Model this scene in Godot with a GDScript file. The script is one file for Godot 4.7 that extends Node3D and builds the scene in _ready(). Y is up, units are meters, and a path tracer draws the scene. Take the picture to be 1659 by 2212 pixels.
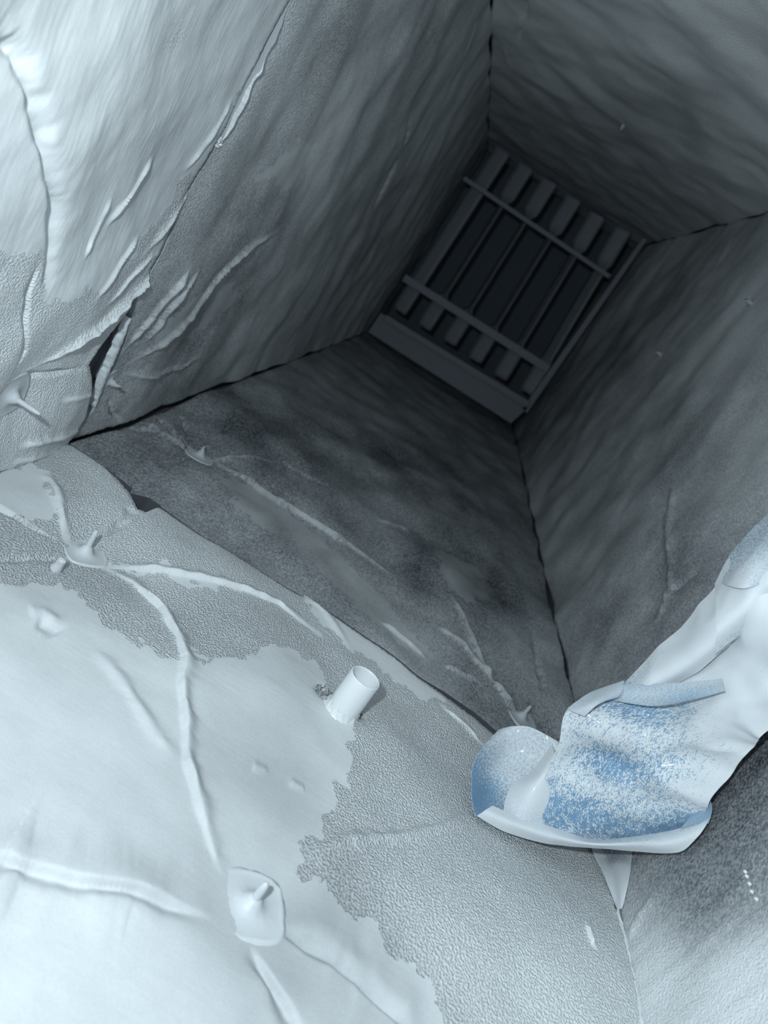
extends Node3D
# Inside of a lined air duct, looking down its length. Metres; y is up, the duct runs towards -z.
# d is the distance down the duct (z = -d), c the place across it (x on floor and ceiling, y on the side walls), h the height off the lining.
const XL := -0.2054
const XR := 0.2946
const TOP := 0.5887
const FAR := 2.07
const FLOOR := 0
const LEFT := 1
const RIGHT := 2
const CEILING := 3
var names := {}
var seats := []   # [wall, d, c, height] of each dimple
var lump := FastNoiseLite.new()
var streak := FastNoiseLite.new()
var crumple := FastNoiseLite.new()
var fibre: StandardMaterial3D


func numbered(called: String) -> String:
	names[called] = names.get(called, -1) + 1
	return called if names[called] == 0 else "%s_%03d" % [called, names[called]]


func thing(called: String, label: String, category: String, at: Vector3, group := "") -> Node3D:
	var o := Node3D.new()
	o.name = numbered(called)
	o.position = at
	add_child(o, true)
	tag(o, label, category, group)
	return o


func tag(o: Node3D, label: String, category: String, group := "") -> void:
	o.set_meta("label", label)
	o.set_meta("category", category)
	if group:
		o.set_meta("group", group)


func obj(called: String, m: Mesh, mat: Material, parent: Node) -> MeshInstance3D:
	var o := MeshInstance3D.new()
	o.name = called
	o.mesh = m
	if mat:
		o.material_override = mat
	o.cast_shadow = GeometryInstance3D.SHADOW_CASTING_SETTING_DOUBLE_SIDED
	parent.add_child(o, true)
	return o


# ---------------------------------------------------------------- walls

func on_wall(w: int, d: float, c: float, h: float) -> Vector3:
	match w:
		FLOOR: return Vector3(c, h, -d)
		LEFT: return Vector3(XL + h, c, -d)
		RIGHT: return Vector3(XR - h, c, -d)
	return Vector3(c, TOP - h, -d)


func out_of(w: int) -> Vector3:
	return [Vector3.UP, Vector3.RIGHT, Vector3.LEFT, Vector3.DOWN][w]


func along(line: Array, c: float) -> float:   # a cut edge [c, d, c, d, ...] with c rising
	if c <= line[0]:
		return line[1]
	for k in range(2, line.size(), 2):
		if c <= line[k]:
			return lerpf(line[k - 1], line[k + 1], (c - line[k - 2]) / maxf(line[k] - line[k - 2], 1e-6))
	return line[-1]


# One blanket of lining: a relief with folds [kind, width, height, [d, c, ...]] and pin dimples [d, c, radius, depth].
func lining(parent: Node, w: int, start: Array, stop: Array, c0: float, c1: float, nd: int, nc: int, folds: Array, dimples: Array, mat: Material, area: Rect2, lift: float, wavy: float, ripple: float, cut_mat: Material = null) -> MeshInstance3D:
	var bias := 1.5 if along(stop, c0) > 1.0 else 0.8
	var n := (nd + 1) * (nc + 1)
	var dd := PackedFloat32Array()
	var hh := PackedFloat32Array()
	dd.resize(n)
	hh.resize(n)
	var first := PackedFloat32Array()
	var last := PackedFloat32Array()
	for j in nc + 1:
		var c := lerpf(c0, c1, float(j) / nc)
		first.append(along(start, c))
		last.append(along(stop, c) + 0.0012 * lump.get_noise_2d(c * 900.0, w * 77.0))
	for i in nd + 1:
		var f := pow(float(i) / nd, bias)
		for j in nc + 1:
			var c := lerpf(c0, c1, float(j) / nc)
			var d := lerpf(first[j], last[j], f)
			var k := i * (nc + 1) + j
			dd[k] = d
			var side := minf(c - c0, c1 - c) + 0.0015 * lump.get_noise_2d(d * 160.0, c0 * 99.0 + w)
			var h := lift + wavy * lump.get_noise_2d(d * 7.0 + w * 31.0, c * 7.0) + ripple * 4.0 * lump.get_noise_2d(d * 45.0 + w * 31.0, c * 38.0)
			h += ripple * streak.get_noise_2d(d * 330.0 + w * 11.0, c * 30.0)
			h -= 0.005 * exp(-pow(maxf(side, 0.0) / 0.0028, 2.0))
			h -= 0.0022 * exp(-pow((last[j] - d) / 0.004, 2.0))
			hh[k] = h
	for q in dimples:
		for i in nd + 1:
			for j in nc + 1:
				var k := i * (nc + 1) + j
				var x := dd[k] - float(q[0])
				var y := lerpf(c0, c1, float(j) / nc) - float(q[1])
				var r := (x * x + y * y) / (float(q[2]) * float(q[2]))
				if r < 9.0:
					hh[k] -= float(q[3]) * exp(-r)
	var far := PackedFloat32Array()
	var side_of := PackedFloat32Array()
	var share := PackedFloat32Array()
	far.resize(n)
	side_of.resize(n)
	share.resize(n)
	for fold in folds:
		var width: float = fold[1]
		var p: Array = fold[3]
		far.fill(1e9)
		var count := p.size() / 2
		var total := 0.0
		for s in count - 1:
			total += Vector2(p[2 * s + 2] - p[2 * s], p[2 * s + 3] - p[2 * s + 1]).length()
		var touched := PackedInt32Array()
		for s in count - 1:
			var a := Vector2(p[2 * s], p[2 * s + 1])
			var b := Vector2(p[2 * s + 2], p[2 * s + 3])
			var reach := width * 4.0
			var ab := b - a
			var ll := ab.length_squared()
			var j0 := clampi(int((minf(a.y, b.y) - reach - c0) / (c1 - c0) * nc), 0, nc)
			var j1 := clampi(int((maxf(a.y, b.y) + reach - c0) / (c1 - c0) * nc) + 1, 0, nc)
			for j in range(j0, j1 + 1):
				var c := lerpf(c0, c1, float(j) / nc)
				var span := maxf(last[j] - first[j], 1e-4)
				var i0 := clampi(int(pow(maxf(minf(a.x, b.x) - reach - first[j], 0.0) / span, 1.0 / bias) * nd), 0, nd)
				var i1 := clampi(int(pow(maxf(maxf(a.x, b.x) + reach - first[j], 0.0) / span, 1.0 / bias) * nd) + 1, 0, nd)
				for i in range(i0, i1 + 1):
					var k := i * (nc + 1) + j
					var v := Vector2(dd[k] - a.x, c - a.y)
					var t := clampf(v.dot(ab) / ll, 0.0, 1.0)
					var e := (v - ab * t).length_squared()
					if e < far[k]:
						if far[k] > 1e8:
							touched.append(k)
						far[k] = e
						side_of[k] = signf(ab.cross(v))
						share[k] = (s + t) / (count - 1)
		var kind: int = fold[0]
		for k in touched:
			var t := share[k]
			var x := sqrt(far[k]) / (width * (1.0 + 0.55 * lump.get_noise_2d(t * total * 55.0, width * 9000.0 + p[0] * 300.0)))
			var taper := smoothstep(0.0, 0.2, t) * smoothstep(0.0, 0.3, 1.0 - t)
			if kind == 3:
				taper = smoothstep(0.0, 0.35, 1.0 - t)
			if kind == 1 or kind == -1:
				x *= 2.0 if side_of[k] * kind > 0.0 else 0.75
			hh[k] += float(fold[2]) * taper * (1.0 + 0.5 * lump.get_noise_2d(t * total * 45.0, width * 7000.0 + p[1] * 300.0)) * exp(-x * x)
	for q in dimples:
		var top := 0.0
		var of := 0
		for k in n:
			var x := dd[k] - float(q[0])
			var y := lerpf(c0, c1, float(k % (nc + 1)) / nc) - float(q[1])
			var r := sqrt(x * x + y * y)
			if r > 0.008 and r < 0.014:
				top += hh[k]
				of += 1
		seats.append([w, q[0], q[1], top / maxf(of, 1)])
	var at := PackedVector3Array()
	var normal := PackedVector3Array()
	var uv := PackedVector2Array()
	var index := PackedInt32Array()
	at.resize(n)
	normal.resize(n)
	uv.resize(n)
	for i in nd + 1:
		for j in nc + 1:
			var k := i * (nc + 1) + j
			var c := lerpf(c0, c1, float(j) / nc)
			at[k] = on_wall(w, dd[k], c, hh[k])
			uv[k] = Vector2((c - area.position.x) / area.size.x, (dd[k] - area.position.y) / area.size.y)
	var o := out_of(w)
	for i in nd + 1:
		for j in nc + 1:
			var k := i * (nc + 1) + j
			var u := at[k + nc + 1 if i < nd else k] - at[k - nc - 1 if i > 0 else k]
			var v := at[k + 1 if j < nc else k] - at[k - 1 if j > 0 else k]
			var m := u.cross(v).normalized()
			normal[k] = m if m.dot(o) > 0.0 else -m
	var turned := (at[nc + 1] - at[0]).cross(at[1] - at[0]).dot(o) > 0.0
	for i in nd:
		for j in nc:
			var k := i * (nc + 1) + j
			var q := [k, k + 1, k + nc + 1, k + 1, k + nc + 2, k + nc + 1] if turned else [k, k + nc + 1, k + 1, k + 1, k + nc + 1, k + nc + 2]
			for e in q:
				index.append(e)
	# the cut edges all round, down to the sheet metal
	var ring := PackedInt32Array()
	for j in nc: ring.append(j)
	for i in nd: ring.append(i * (nc + 1) + nc)
	for j in nc: ring.append(nd * (nc + 1) + nc - j)
	for i in nd: ring.append((nd - i) * (nc + 1))
	var cut := PackedVector3Array()
	var cut_normal := PackedVector3Array()
	for s in ring.size():
		var a := ring[s]
		var b := ring[(s + 1) % ring.size()]
		var m := (at[b] - at[a]).cross(o).normalized()
		for v in [at[a], at[b], at[a] - o * 0.016, at[b], at[b] - o * 0.016, at[a] - o * 0.016]:
			cut.append(v)
			cut_normal.append(m)
	var arrays := []
	arrays.resize(Mesh.ARRAY_MAX)
	arrays[Mesh.ARRAY_VERTEX] = at
	arrays[Mesh.ARRAY_NORMAL] = normal
	arrays[Mesh.ARRAY_TEX_UV] = uv
	arrays[Mesh.ARRAY_INDEX] = index
	var mesh := ArrayMesh.new()
	mesh.add_surface_from_arrays(Mesh.PRIMITIVE_TRIANGLES, arrays)
	var edges := []
	edges.resize(Mesh.ARRAY_MAX)
	edges[Mesh.ARRAY_VERTEX] = cut
	edges[Mesh.ARRAY_NORMAL] = cut_normal
	mesh.add_surface_from_arrays(Mesh.PRIMITIVE_TRIANGLES, edges)
	mesh.surface_set_material(0, mat)
	mesh.surface_set_material(1, cut_mat if cut_mat else fibre)
	return obj("liner_panel", mesh, null, parent)


func noise(kind: int, seed_: int, f: float, octaves := 1) -> FastNoiseLite:
	var q := FastNoiseLite.new()
	q.noise_type = kind
	q.seed = seed_
	q.frequency = f
	q.fractal_type = FastNoiseLite.FRACTAL_FBM if octaves > 1 else FastNoiseLite.FRACTAL_NONE
	q.fractal_octaves = octaves
	return q


func picture(q: FastNoiseLite, wide: int, high: int, x_stretch := 1, y_stretch := 1) -> PackedByteArray:
	var im := q.get_image(wide / x_stretch, high / y_stretch, false, false, true)
	im.convert(Image.FORMAT_L8)
	if x_stretch > 1 or y_stretch > 1:
		im.resize(wide, high, Image.INTERPOLATE_CUBIC)
	return im.get_data()


func spread(small: PackedByteArray, side: int, wide: int, high: int) -> PackedByteArray:
	var im := Image.create_from_data(side, side, false, Image.FORMAT_L8, small)
	im.resize(wide, high, Image.INTERPOLATE_CUBIC)
	return im.get_data()


# The paint on one blanket: cover [d, c, share, ...] mixes spray over the black fibre with light and shade painted into the colour, pools are the places where it ran smooth.
func painted(seed_: int, wide: int, high: int, area: Rect2, cover_and_light: Array, pools: Array, pebble: float, streaky: float, relief: float, grain: float, soft: float, folds: Array, clouds := 0.0016) -> StandardMaterial3D:
	var side := 96
	var fine := 256
	var c8 := PackedByteArray()
	var p8 := PackedByteArray()
	var warp := noise(FastNoiseLite.TYPE_SIMPLEX_SMOOTH, seed_ + 5, 1.0, 3)
	for i in side:
		for j in side:
			var d := area.position.y + area.size.y * (i + 0.5) / side
			var c := area.position.x + area.size.x * (j + 0.5) / side
			var sum := 0.0
			var of := 0.0
			for k in range(0, cover_and_light.size(), 3):
				var x: float = d - cover_and_light[k]
				var y: float = c - cover_and_light[k + 1]
				var s := 1.0 / pow(x * x + y * y + 0.0006, 1.7)
				sum += s * float(cover_and_light[k + 2])
				of += s
			c8.append(int(clampf(sum / of, 0.0, 1.0) * 255.0))
	for i in fine:
		for j in fine:
			var d := area.position.y + area.size.y * (i + 0.5) / fine
			var c := area.position.x + area.size.x * (j + 0.5) / fine
			var at := Vector2(d + 0.012 * warp.get_noise_2d(d * 40.0, c * 40.0), c + 0.012 * warp.get_noise_2d(d * 40.0 + 50.0, c * 40.0))
			var inside := 0
			for pool in pools:
				if Geometry2D.is_point_in_polygon(at, pool):
					inside = 255
			p8.append(inside)
	# paint also gathers along the crests of the folds
	for fold in folds:
		if float(fold[2]) < 0.0 or int(fold[0]) == 2:
			continue
		var p: Array = fold[3]
		var reach: float = fold[1] * 1.1
		for s in p.size() / 2 - 1:
			var a := Vector2(p[2 * s], p[2 * s + 1])
			var b := Vector2(p[2 * s + 2], p[2 * s + 3])
			var i0 := clampi(int((minf(a.x, b.x) - reach - area.position.y) / area.size.y * fine), 0, fine - 1)
			var i1 := clampi(int((maxf(a.x, b.x) + reach - area.position.y) / area.size.y * fine) + 1, 0, fine - 1)
			var j0 := clampi(int((minf(a.y, b.y) - reach - area.position.x) / area.size.x * fine), 0, fine - 1)
			var j1 := clampi(int((maxf(a.y, b.y) + reach - area.position.x) / area.size.x * fine) + 1, 0, fine - 1)
			for i in range(i0, i1 + 1):
				for j in range(j0, j1 + 1):
					var at := Vector2(area.position.y + area.size.y * (i + 0.5) / fine, area.position.x + area.size.x * (j + 0.5) / fine)
					var e := Geometry2D.get_closest_point_to_segment(at, a, b).distance_to(at) / reach
					if e < 1.0:
						p8[i * fine + j] = maxi(p8[i * fine + j], int(255.0 * (1.0 - e * e * e)))
	var cov := spread(c8, side, wide, high)
	var pool := spread(p8, fine, wide, high)
	var peb := picture(noise(FastNoiseLite.TYPE_SIMPLEX, seed_, pebble, 2), wide, high)
	var cloud := picture(noise(FastNoiseLite.TYPE_SIMPLEX_SMOOTH, seed_ + 1, 5.0 / wide, 5), wide, high)
	var fleck := picture(noise(FastNoiseLite.TYPE_VALUE, seed_ + 2, 0.45), wide, high)
	var line := picture(noise(FastNoiseLite.TYPE_SIMPLEX, seed_ + 3, 0.035, 3), wide, high, 8, 1)
	var tones := PackedByteArray()
	for k in 256:
		var f := k / 255.0
		var col := Color(0.024, 0.030, 0.042).lerp(Color(0.84, 0.865, 0.87), pow(f, 1.3)).linear_to_srgb()
		tones.append(int(col.r * 255.0))
		tones.append(int(col.g * 255.0))
		tones.append(int(col.b * 255.0))
	var count := wide * high
	var rgb := PackedByteArray()
	var lift := PackedByteArray()
	rgb.resize(count * 3)
	lift.resize(count)
	var sgrain := grain / 255.0
	for k in count:
		var cl := cloud[k] - 128
		var s := clampf((pool[k] + cl * 0.9 - 110.0) / soft + 0.0, 0.0, 1.0)
		var rough := 1.0 - s
		var pb := peb[k] - 128
		var fl := fleck[k] - 128
		lift[k] = clampi(int(128.0 + pb * rough * 0.85 + fl * 0.06 + (line[k] - 128) * streaky), 0, 255)
		var cv: float = cov[k]
		var thin := 255.0 - cv
		var t := int(cv + 12.0 * s + rough * (pb * 0.16 - 14.0) + (line[k] - 128) * streaky * 0.25 + cl * thin * clouds + fl * (thin * sgrain * rough + 4.0) * 0.01)
		t = clampi(t, 0, 255) * 3
		rgb[k * 3] = tones[t]
		rgb[k * 3 + 1] = tones[t + 1]
		rgb[k * 3 + 2] = tones[t + 2]
	var m := StandardMaterial3D.new()
	m.albedo_texture = ImageTexture.create_from_image(Image.create_from_data(wide, high, false, Image.FORMAT_RGB8, rgb))
	m.heightmap_enabled = true
	m.heightmap_texture = ImageTexture.create_from_image(Image.create_from_data(wide, high, false, Image.FORMAT_L8, lift))
	m.heightmap_scale = relief
	m.roughness = 0.62
	m.metallic_specular = 0.35
	return m


func plain(c: Color, rough: float, spec := 0.5) -> StandardMaterial3D:
	var m := StandardMaterial3D.new()
	m.albedo_color = c.linear_to_srgb()
	m.roughness = rough
	m.metallic_specular = spec
	return m


func box_into(st: SurfaceTool, a: Vector3, b: Vector3) -> void:
	var m := BoxMesh.new()
	m.size = (b - a).abs()
	st.append_from(m, 0, Transform3D(Basis(), (a + b) / 2.0))


func shell(called: String, a: Vector3, b: Vector3, mat: Material) -> MeshInstance3D:
	var st := SurfaceTool.new()
	st.begin(Mesh.PRIMITIVE_TRIANGLES)
	box_into(st, a, b)
	var o := obj(called, st.commit(), mat, self)
	o.set_meta("kind", "structure")
	return o


# ---------------------------------------------------------------- small things

func lathe(profile: Array, around: int, squareness := 0.0, wobble := 0.0, seed_ := 0.0) -> ArrayMesh:   # profile of (radius, height)
	var st := SurfaceTool.new()
	st.begin(Mesh.PRIMITIVE_TRIANGLES)
	st.set_smooth_group(0)
	var grid := []
	for i in profile.size():
		var row := []
		for j in around:
			var a := TAU * j / around
			var q := 1.0 / pow(pow(absf(cos(a)), 4.0) + pow(absf(sin(a)), 4.0), 0.25)
			var r: float = profile[i].x * lerpf(1.0, q, squareness * smoothstep(0.003, 0.012, profile[i].x)) * (1.0 + wobble * crumple.get_noise_3d(cos(a) * 60.0, sin(a) * 60.0, seed_ + profile[i].y * 2000.0))
			row.append(Vector3(cos(a) * r, profile[i].y + wobble * 0.004 * crumple.get_noise_3d(cos(a) * r * 4000.0, sin(a) * r * 4000.0, seed_), sin(a) * r))
		grid.append(row)
	for i in profile.size() - 1:
		for j in around:
			var k := (j + 1) % around
			for v in [grid[i][j], grid[i][k], grid[i + 1][j], grid[i][k], grid[i + 1][k], grid[i + 1][j]]:
				st.add_vertex(v)
	st.index()
	st.generate_normals()
	return st.commit()


# A pin that holds the lining: a dished square washer with a spike through it.
func pin(w: int, d: float, c: float, sink: float, size: float, spike: float, thick: float, turn: float, lean: Vector2, mat: Material, label: String) -> void:
	for q in seats:
		if q[0] == w and absf(q[1] - d) < 0.03 and absf(q[2] - c) < 0.03:
			sink -= float(q[3])
	var o := thing("insulation_pin", label, "pin", on_wall(w, d, c, -sink), "insulation pins")
	var up := out_of(w)
	var fore := Vector3.FORWARD
	o.basis = Basis(up.cross(fore) * -1.0, up, up.cross(up.cross(fore)) * -1.0).orthonormalized().rotated(up, turn)
	var s := size / 2.0
	obj("washer", lathe([Vector2(0.0005, 0.0062), Vector2(thick * 1.3, 0.0055), Vector2(thick * 2.0, 0.0036), Vector2(s * 0.34, 0.0014), Vector2(s * 0.55, 0.0004), Vector2(s * 0.8, 0.0003), Vector2(s * 0.92, 0.0005), Vector2(s * 0.97, 0.0007), Vector2(s, 0.0005), Vector2(s * 1.06, 0.0), Vector2(s * 1.1, -0.003)], 40, 0.75, 0.05, d * 50.0), mat, o)
	var rod := obj("spike", lathe([Vector2(thick * 1.25, 0.003), Vector2(thick * 1.05, 0.0065), Vector2(thick, 0.010), Vector2(thick * 0.92, spike * 0.8), Vector2(thick * 0.7, spike * 0.94), Vector2(thick * 0.3, spike), Vector2(0.0, spike * 1.005)], 14, 0.0, 0.06, c * 70.0), mat, o)
	rod.rotation = Vector3(lean.x, 0, lean.y)


# A sheet through rows of points [x, y, z, paint share]: smooth between them, creased, 0.4 mm thick.
func smooth(a: Vector4, b: Vector4, c: Vector4, d: Vector4, t: float) -> Vector4:
	return 0.5 * (2.0 * b + (c - a) * t + (2.0 * a - 5.0 * b + 4.0 * c - d) * t * t + (3.0 * b - a - 3.0 * c + d) * t * t * t)


func sheet(called: String, parent: Node3D, rows: Array, base: Vector3, seed_: int, sub: int, crease: float, side: int, mat: StandardMaterial3D, size := 1.0, under := Color(0.17, 0.30, 0.45)) -> MeshInstance3D:
	var pts := []
	for r in rows:
		var line := []
		for k in range(0, r.size(), 4):
			line.append(Vector4(r[k], r[k + 1], r[k + 2], r[k + 3]))
		pts.append(line)
	var nr: int = pts.size()
	var ncol: int = pts[0].size()
	var nu := (nr - 1) * sub
	var nv := (ncol - 1) * sub
	var grid := []
	var share := PackedByteArray()
	var hi := Image.create(nv + 1, nu + 1, false, Image.FORMAT_L8)
	for i in nu + 1:
		var a := mini(i / sub, nr - 2)
		var t := float(i) / sub - a
		var row := []
		for j in nv + 1:
			var b := mini(j / sub, ncol - 2)
			var s := float(j) / sub - b
			var four := []
			for e in [-1, 0, 1, 2]:
				var r: Array = pts[clampi(a + int(e), 0, nr - 1)]
				four.append(smooth(r[clampi(b - 1, 0, ncol - 1)], r[b], r[b + 1], r[clampi(b + 2, 0, ncol - 1)], s))
			var p := smooth(four[0], four[1], four[2], four[3], t)
			row.append(Vector3(p.x, p.y, p.z) - base)
			hi.set_pixel(j, i, Color(clampf(p.w, 0, 1), 0, 0))
		grid.append(row)
	var normals := []
	for i in nu + 1:
		var row := []
		for j in nv + 1:
			var u: Vector3 = grid[mini(i + 1, nu)][j] - grid[maxi(i - 1, 0)][j]
			var v: Vector3 = grid[i][mini(j + 1, nv)] - grid[i][maxi(j - 1, 0)]
			row.append(u.cross(v).normalized())
		normals.append(row)
	for i in nu + 1:
		for j in nv + 1:
			var p: Vector3 = grid[i][j]
			var q := 1.0 - absf(crumple.get_noise_3d(p.x * 16.0 + seed_, p.y * 16.0, p.z * 16.0)) * 3.0
			grid[i][j] = p + normals[i][j] * crease * (maxf(q, -0.5) + 0.6 * crumple.get_noise_3d(p.x * 40.0, p.y * 40.0 + seed_, p.z * 40.0))
	var st := SurfaceTool.new()
	st.begin(Mesh.PRIMITIVE_TRIANGLES)
	st.set_smooth_group(0)
	var half := 0.0002
	for face in [1.0, -1.0]:
		for i in nu:
			for j in nv:
				var q := [[i, j], [i, j + 1], [i + 1, j], [i, j + 1], [i + 1, j + 1], [i + 1, j]]
				if face < 0.0:
					q.reverse()
				for e in q:
					st.set_uv(Vector2(float(e[1]) / nv, float(e[0]) / nu))
					st.add_vertex(grid[e[0]][e[1]] + normals[e[0]][e[1]] * half * face)
	st.set_smooth_group(-1)
	var ring := []
	for j in nv: ring.append([0, j])
	for i in nu: ring.append([i, nv])
	for j in nv: ring.append([nu, nv - j])
	for i in nu: ring.append([nu - i, 0])
	for k in ring.size():
		var a: Array = ring[k]
		var b: Array = ring[(k + 1) % ring.size()]
		var q := []
		for e in [[a, 1.0], [b, 1.0], [a, -1.0], [b, 1.0], [b, -1.0], [a, -1.0]]:
			var at: Array = e[0]
			st.set_uv(Vector2(float(at[1]) / nv, float(at[0]) / nu))
			st.add_vertex(grid[at[0]][at[1]] + normals[at[0]][at[1]] * half * float(e[1]))
	st.index()
	st.generate_normals()
	# the paint: white flecks and drops over blue
	hi.resize(side, side, Image.INTERPOLATE_BILINEAR)
	var cov := hi.get_data()
	var fine := picture(noise(FastNoiseLite.TYPE_SIMPLEX, seed_, 0.16 * size * 512.0 / side, 2), side, side)
	var drop := picture(noise(FastNoiseLite.TYPE_SIMPLEX, seed_ + 9, 0.045 * size * 512.0 / side, 3), side, side)
	var rgb := PackedByteArray()
	var lift := PackedByteArray()
	rgb.resize(side * side * 3)
	lift.resize(side * side)
	var blue := under.linear_to_srgb()
	var pale := under.lerp(Color(0.46, 0.53, 0.58), 0.55).linear_to_srgb()
	var white := Color(0.68, 0.715, 0.735).linear_to_srgb()
	for k in side * side:
		var f := (fine[k] - 128) * 1.05 + (drop[k] - 128) * 0.55
		var x := clampf((cov[k] * 1.25 - 150.0 + f) / 66.0 + 0.5, 0.0, 1.0)
		lift[k] = int(90.0 + 120.0 * x)
		var dust := clampf((cov[k] + 0.4 * (drop[k] - 128) - 70.0) / 80.0, 0.0, 1.0)
		rgb[k * 3] = int(lerpf(lerpf(blue.r, pale.r, dust), white.r, x) * 255.0)
		rgb[k * 3 + 1] = int(lerpf(lerpf(blue.g, pale.g, dust), white.g, x) * 255.0)
		rgb[k * 3 + 2] = int(lerpf(lerpf(blue.b, pale.b, dust), white.b, x) * 255.0)
	var m: StandardMaterial3D = mat.duplicate()
	m.albedo_texture = ImageTexture.create_from_image(Image.create_from_data(side, side, false, Image.FORMAT_RGB8, rgb))
	m.heightmap_enabled = true
	m.heightmap_texture = ImageTexture.create_from_image(Image.create_from_data(side, side, false, Image.FORMAT_L8, lift))
	m.heightmap_scale = 0.02
	m.clearcoat_enabled = true
	m.clearcoat = 0.3
	m.clearcoat_roughness = 0.07
	return obj(called, st.commit(), m, parent)


# A ragged strip along points [x, y, z, half width], lying on a wall.
func ragged(points: Array, up: Vector3, height: float, seed_: float) -> ArrayMesh:
	var st := SurfaceTool.new()
	st.begin(Mesh.PRIMITIVE_TRIANGLES)
	st.set_smooth_group(0)
	var count := points.size() / 4
	var rows := []
	var steps := (count - 1) * 10
	for i in steps + 1:
		var a := mini(i / 10, count - 2)
		var t := i / 10.0 - a
		var p := Vector3(points[a * 4], points[a * 4 + 1], points[a * 4 + 2])
		var q := Vector3(points[a * 4 + 4], points[a * 4 + 5], points[a * 4 + 6])
		var wide := lerpf(points[a * 4 + 3], points[a * 4 + 7], t)
		var across := (q - p).cross(up).normalized()
		var mid := p.lerp(q, t)
		var row := []
		for j in 9:
			var s := (j - 4) / 4.0
			var edge := 1.0 + 0.9 * crumple.get_noise_2d(i * 0.33 + seed_, signf(s) * 300.0)
			var lift := height * (1.0 - s * s) + height * 0.5 * crumple.get_noise_2d(i * 0.3 + seed_, j * 1.1)
			row.append(mid + across * s * wide * edge + up * (lift if absf(s) < 0.99 else -0.004))
		rows.append(row)
	for i in steps:
		for j in 8:
			for v in [rows[i][j], rows[i][j + 1], rows[i + 1][j], rows[i][j + 1], rows[i + 1][j + 1], rows[i + 1][j]]:
				st.add_vertex(v)
	st.index()
	st.generate_normals()
	return st.commit()


# Torn fibre: a tuft of short bent shreds round a spot.
func shreds(count: int, reach: float, seed_: float) -> ArrayMesh:
	var st := SurfaceTool.new()
	st.begin(Mesh.PRIMITIVE_TRIANGLES)
	st.set_smooth_group(-1)
	var dice := RandomNumberGenerator.new()
	dice.seed = int(seed_)
	for k in count:
		var a := dice.randf() * TAU
		var r := reach * sqrt(dice.randf())
		var p := Vector3(cos(a) * r, -0.001, sin(a) * r)
		var b := dice.randf() * TAU
		var side := Vector3(cos(b), 0, sin(b)) * dice.randf_range(0.0004, 0.0012)
		var tip := Vector3(-sin(b), 0.0, cos(b)) * dice.randf_range(-0.003, 0.003) + Vector3.UP * dice.randf_range(0.001, 0.0035)
		var q := p + tip * 0.6 + Vector3.UP * 0.0004
		var e := p + tip
		var thick := side.cross(tip).normalized() * 0.0003
		for v in [p - side, p + side, q + side * 0.7, p - side, q + side * 0.7, q - side * 0.7, q - side * 0.7, q + side * 0.7, e,
				p + side + thick, p - side + thick, q + side * 0.7 + thick, p - side + thick, q - side * 0.7 + thick, q + side * 0.7 + thick, q + side * 0.7 + thick, q - side * 0.7 + thick, e]:
			st.add_vertex(v)
	st.generate_normals()
	return st.commit()


func bar(points: Array, depth: float) -> ArrayMesh:   # a flat outline (x, y) given depth towards -z, with chamfered front edges
	var st := SurfaceTool.new()
	st.begin(Mesh.PRIMITIVE_TRIANGLES)
	st.set_smooth_group(-1)
	var mid := Vector2()
	for p in points: mid += p / points.size()
	var rings := []
	for e in [[0.92, 0.0], [1.0, -0.0015], [1.0, -depth]]:
		var r := []
		for p in points:
			var q: Vector2 = mid + (p - mid) * 1.0
			if e[0] < 1.0:
				q = p + (mid - p).normalized() * 0.0012
			r.append(Vector3(q.x, q.y, e[1]))
		rings.append(r)
	var n := points.size()
	for k in 2:
		for j in n:
			var i := (j + 1) % n
			for v in [rings[k][j], rings[k + 1][j], rings[k][i], rings[k][i], rings[k + 1][j], rings[k + 1][i]]:
				st.add_vertex(v)
	for j in range(1, n - 1):
		for v in [rings[0][0], rings[0][j], rings[0][j + 1], rings[2][0], rings[2][j + 1], rings[2][j]]:
			st.add_vertex(v)
	st.generate_normals()
	return st.commit()


# A louvre blade from a to b (x, y): flat at both ends, turned by twist in between.
func blade(a: Vector2, b: Vector2, wide: float, flat: float, twist: float) -> ArrayMesh:
	var st := SurfaceTool.new()
	st.begin(Mesh.PRIMITIVE_TRIANGLES)
	st.set_smooth_group(0)
	var dir := (b - a).normalized()
	var across := Vector3(dir.y, -dir.x, 0)
	var rows := []
	var steps := 48
	for i in steps + 1:
		var t := float(i) / steps
		var ang := lerpf(flat, twist, smoothstep(0.17, 0.23, t) * smoothstep(0.17, 0.23, 1.0 - t))
		var mid := a.lerp(b, t)
		var x := across * cos(ang) + Vector3.BACK * -sin(ang)
		var z := across * sin(ang) + Vector3.BACK * cos(ang)
		var row := []
		for q in [Vector2(-1, 0.6), Vector2(-0.5, 1.1), Vector2(0, 1.3), Vector2(0.5, 1.1), Vector2(1, 0.6), Vector2(1, -0.6), Vector2(0, -0.2), Vector2(-1, -0.6)]:
			row.append(Vector3(mid.x, mid.y, 0) + x * q.x * wide + z * q.y * 0.0015)
		rows.append(row)
	for i in steps:
		for j in 8:
			var k := (j + 1) % 8
			for v in [rows[i][j], rows[i][k], rows[i + 1][j], rows[i][k], rows[i + 1][k], rows[i + 1][j]]:
				st.add_vertex(v)
	for end in [0, steps]:
		for j in range(1, 7):
			for v in [rows[end][0], rows[end][j], rows[end][j + 1]]:
				st.add_vertex(v)
	st.index()
	st.generate_normals()
	return st.commit()


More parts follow.
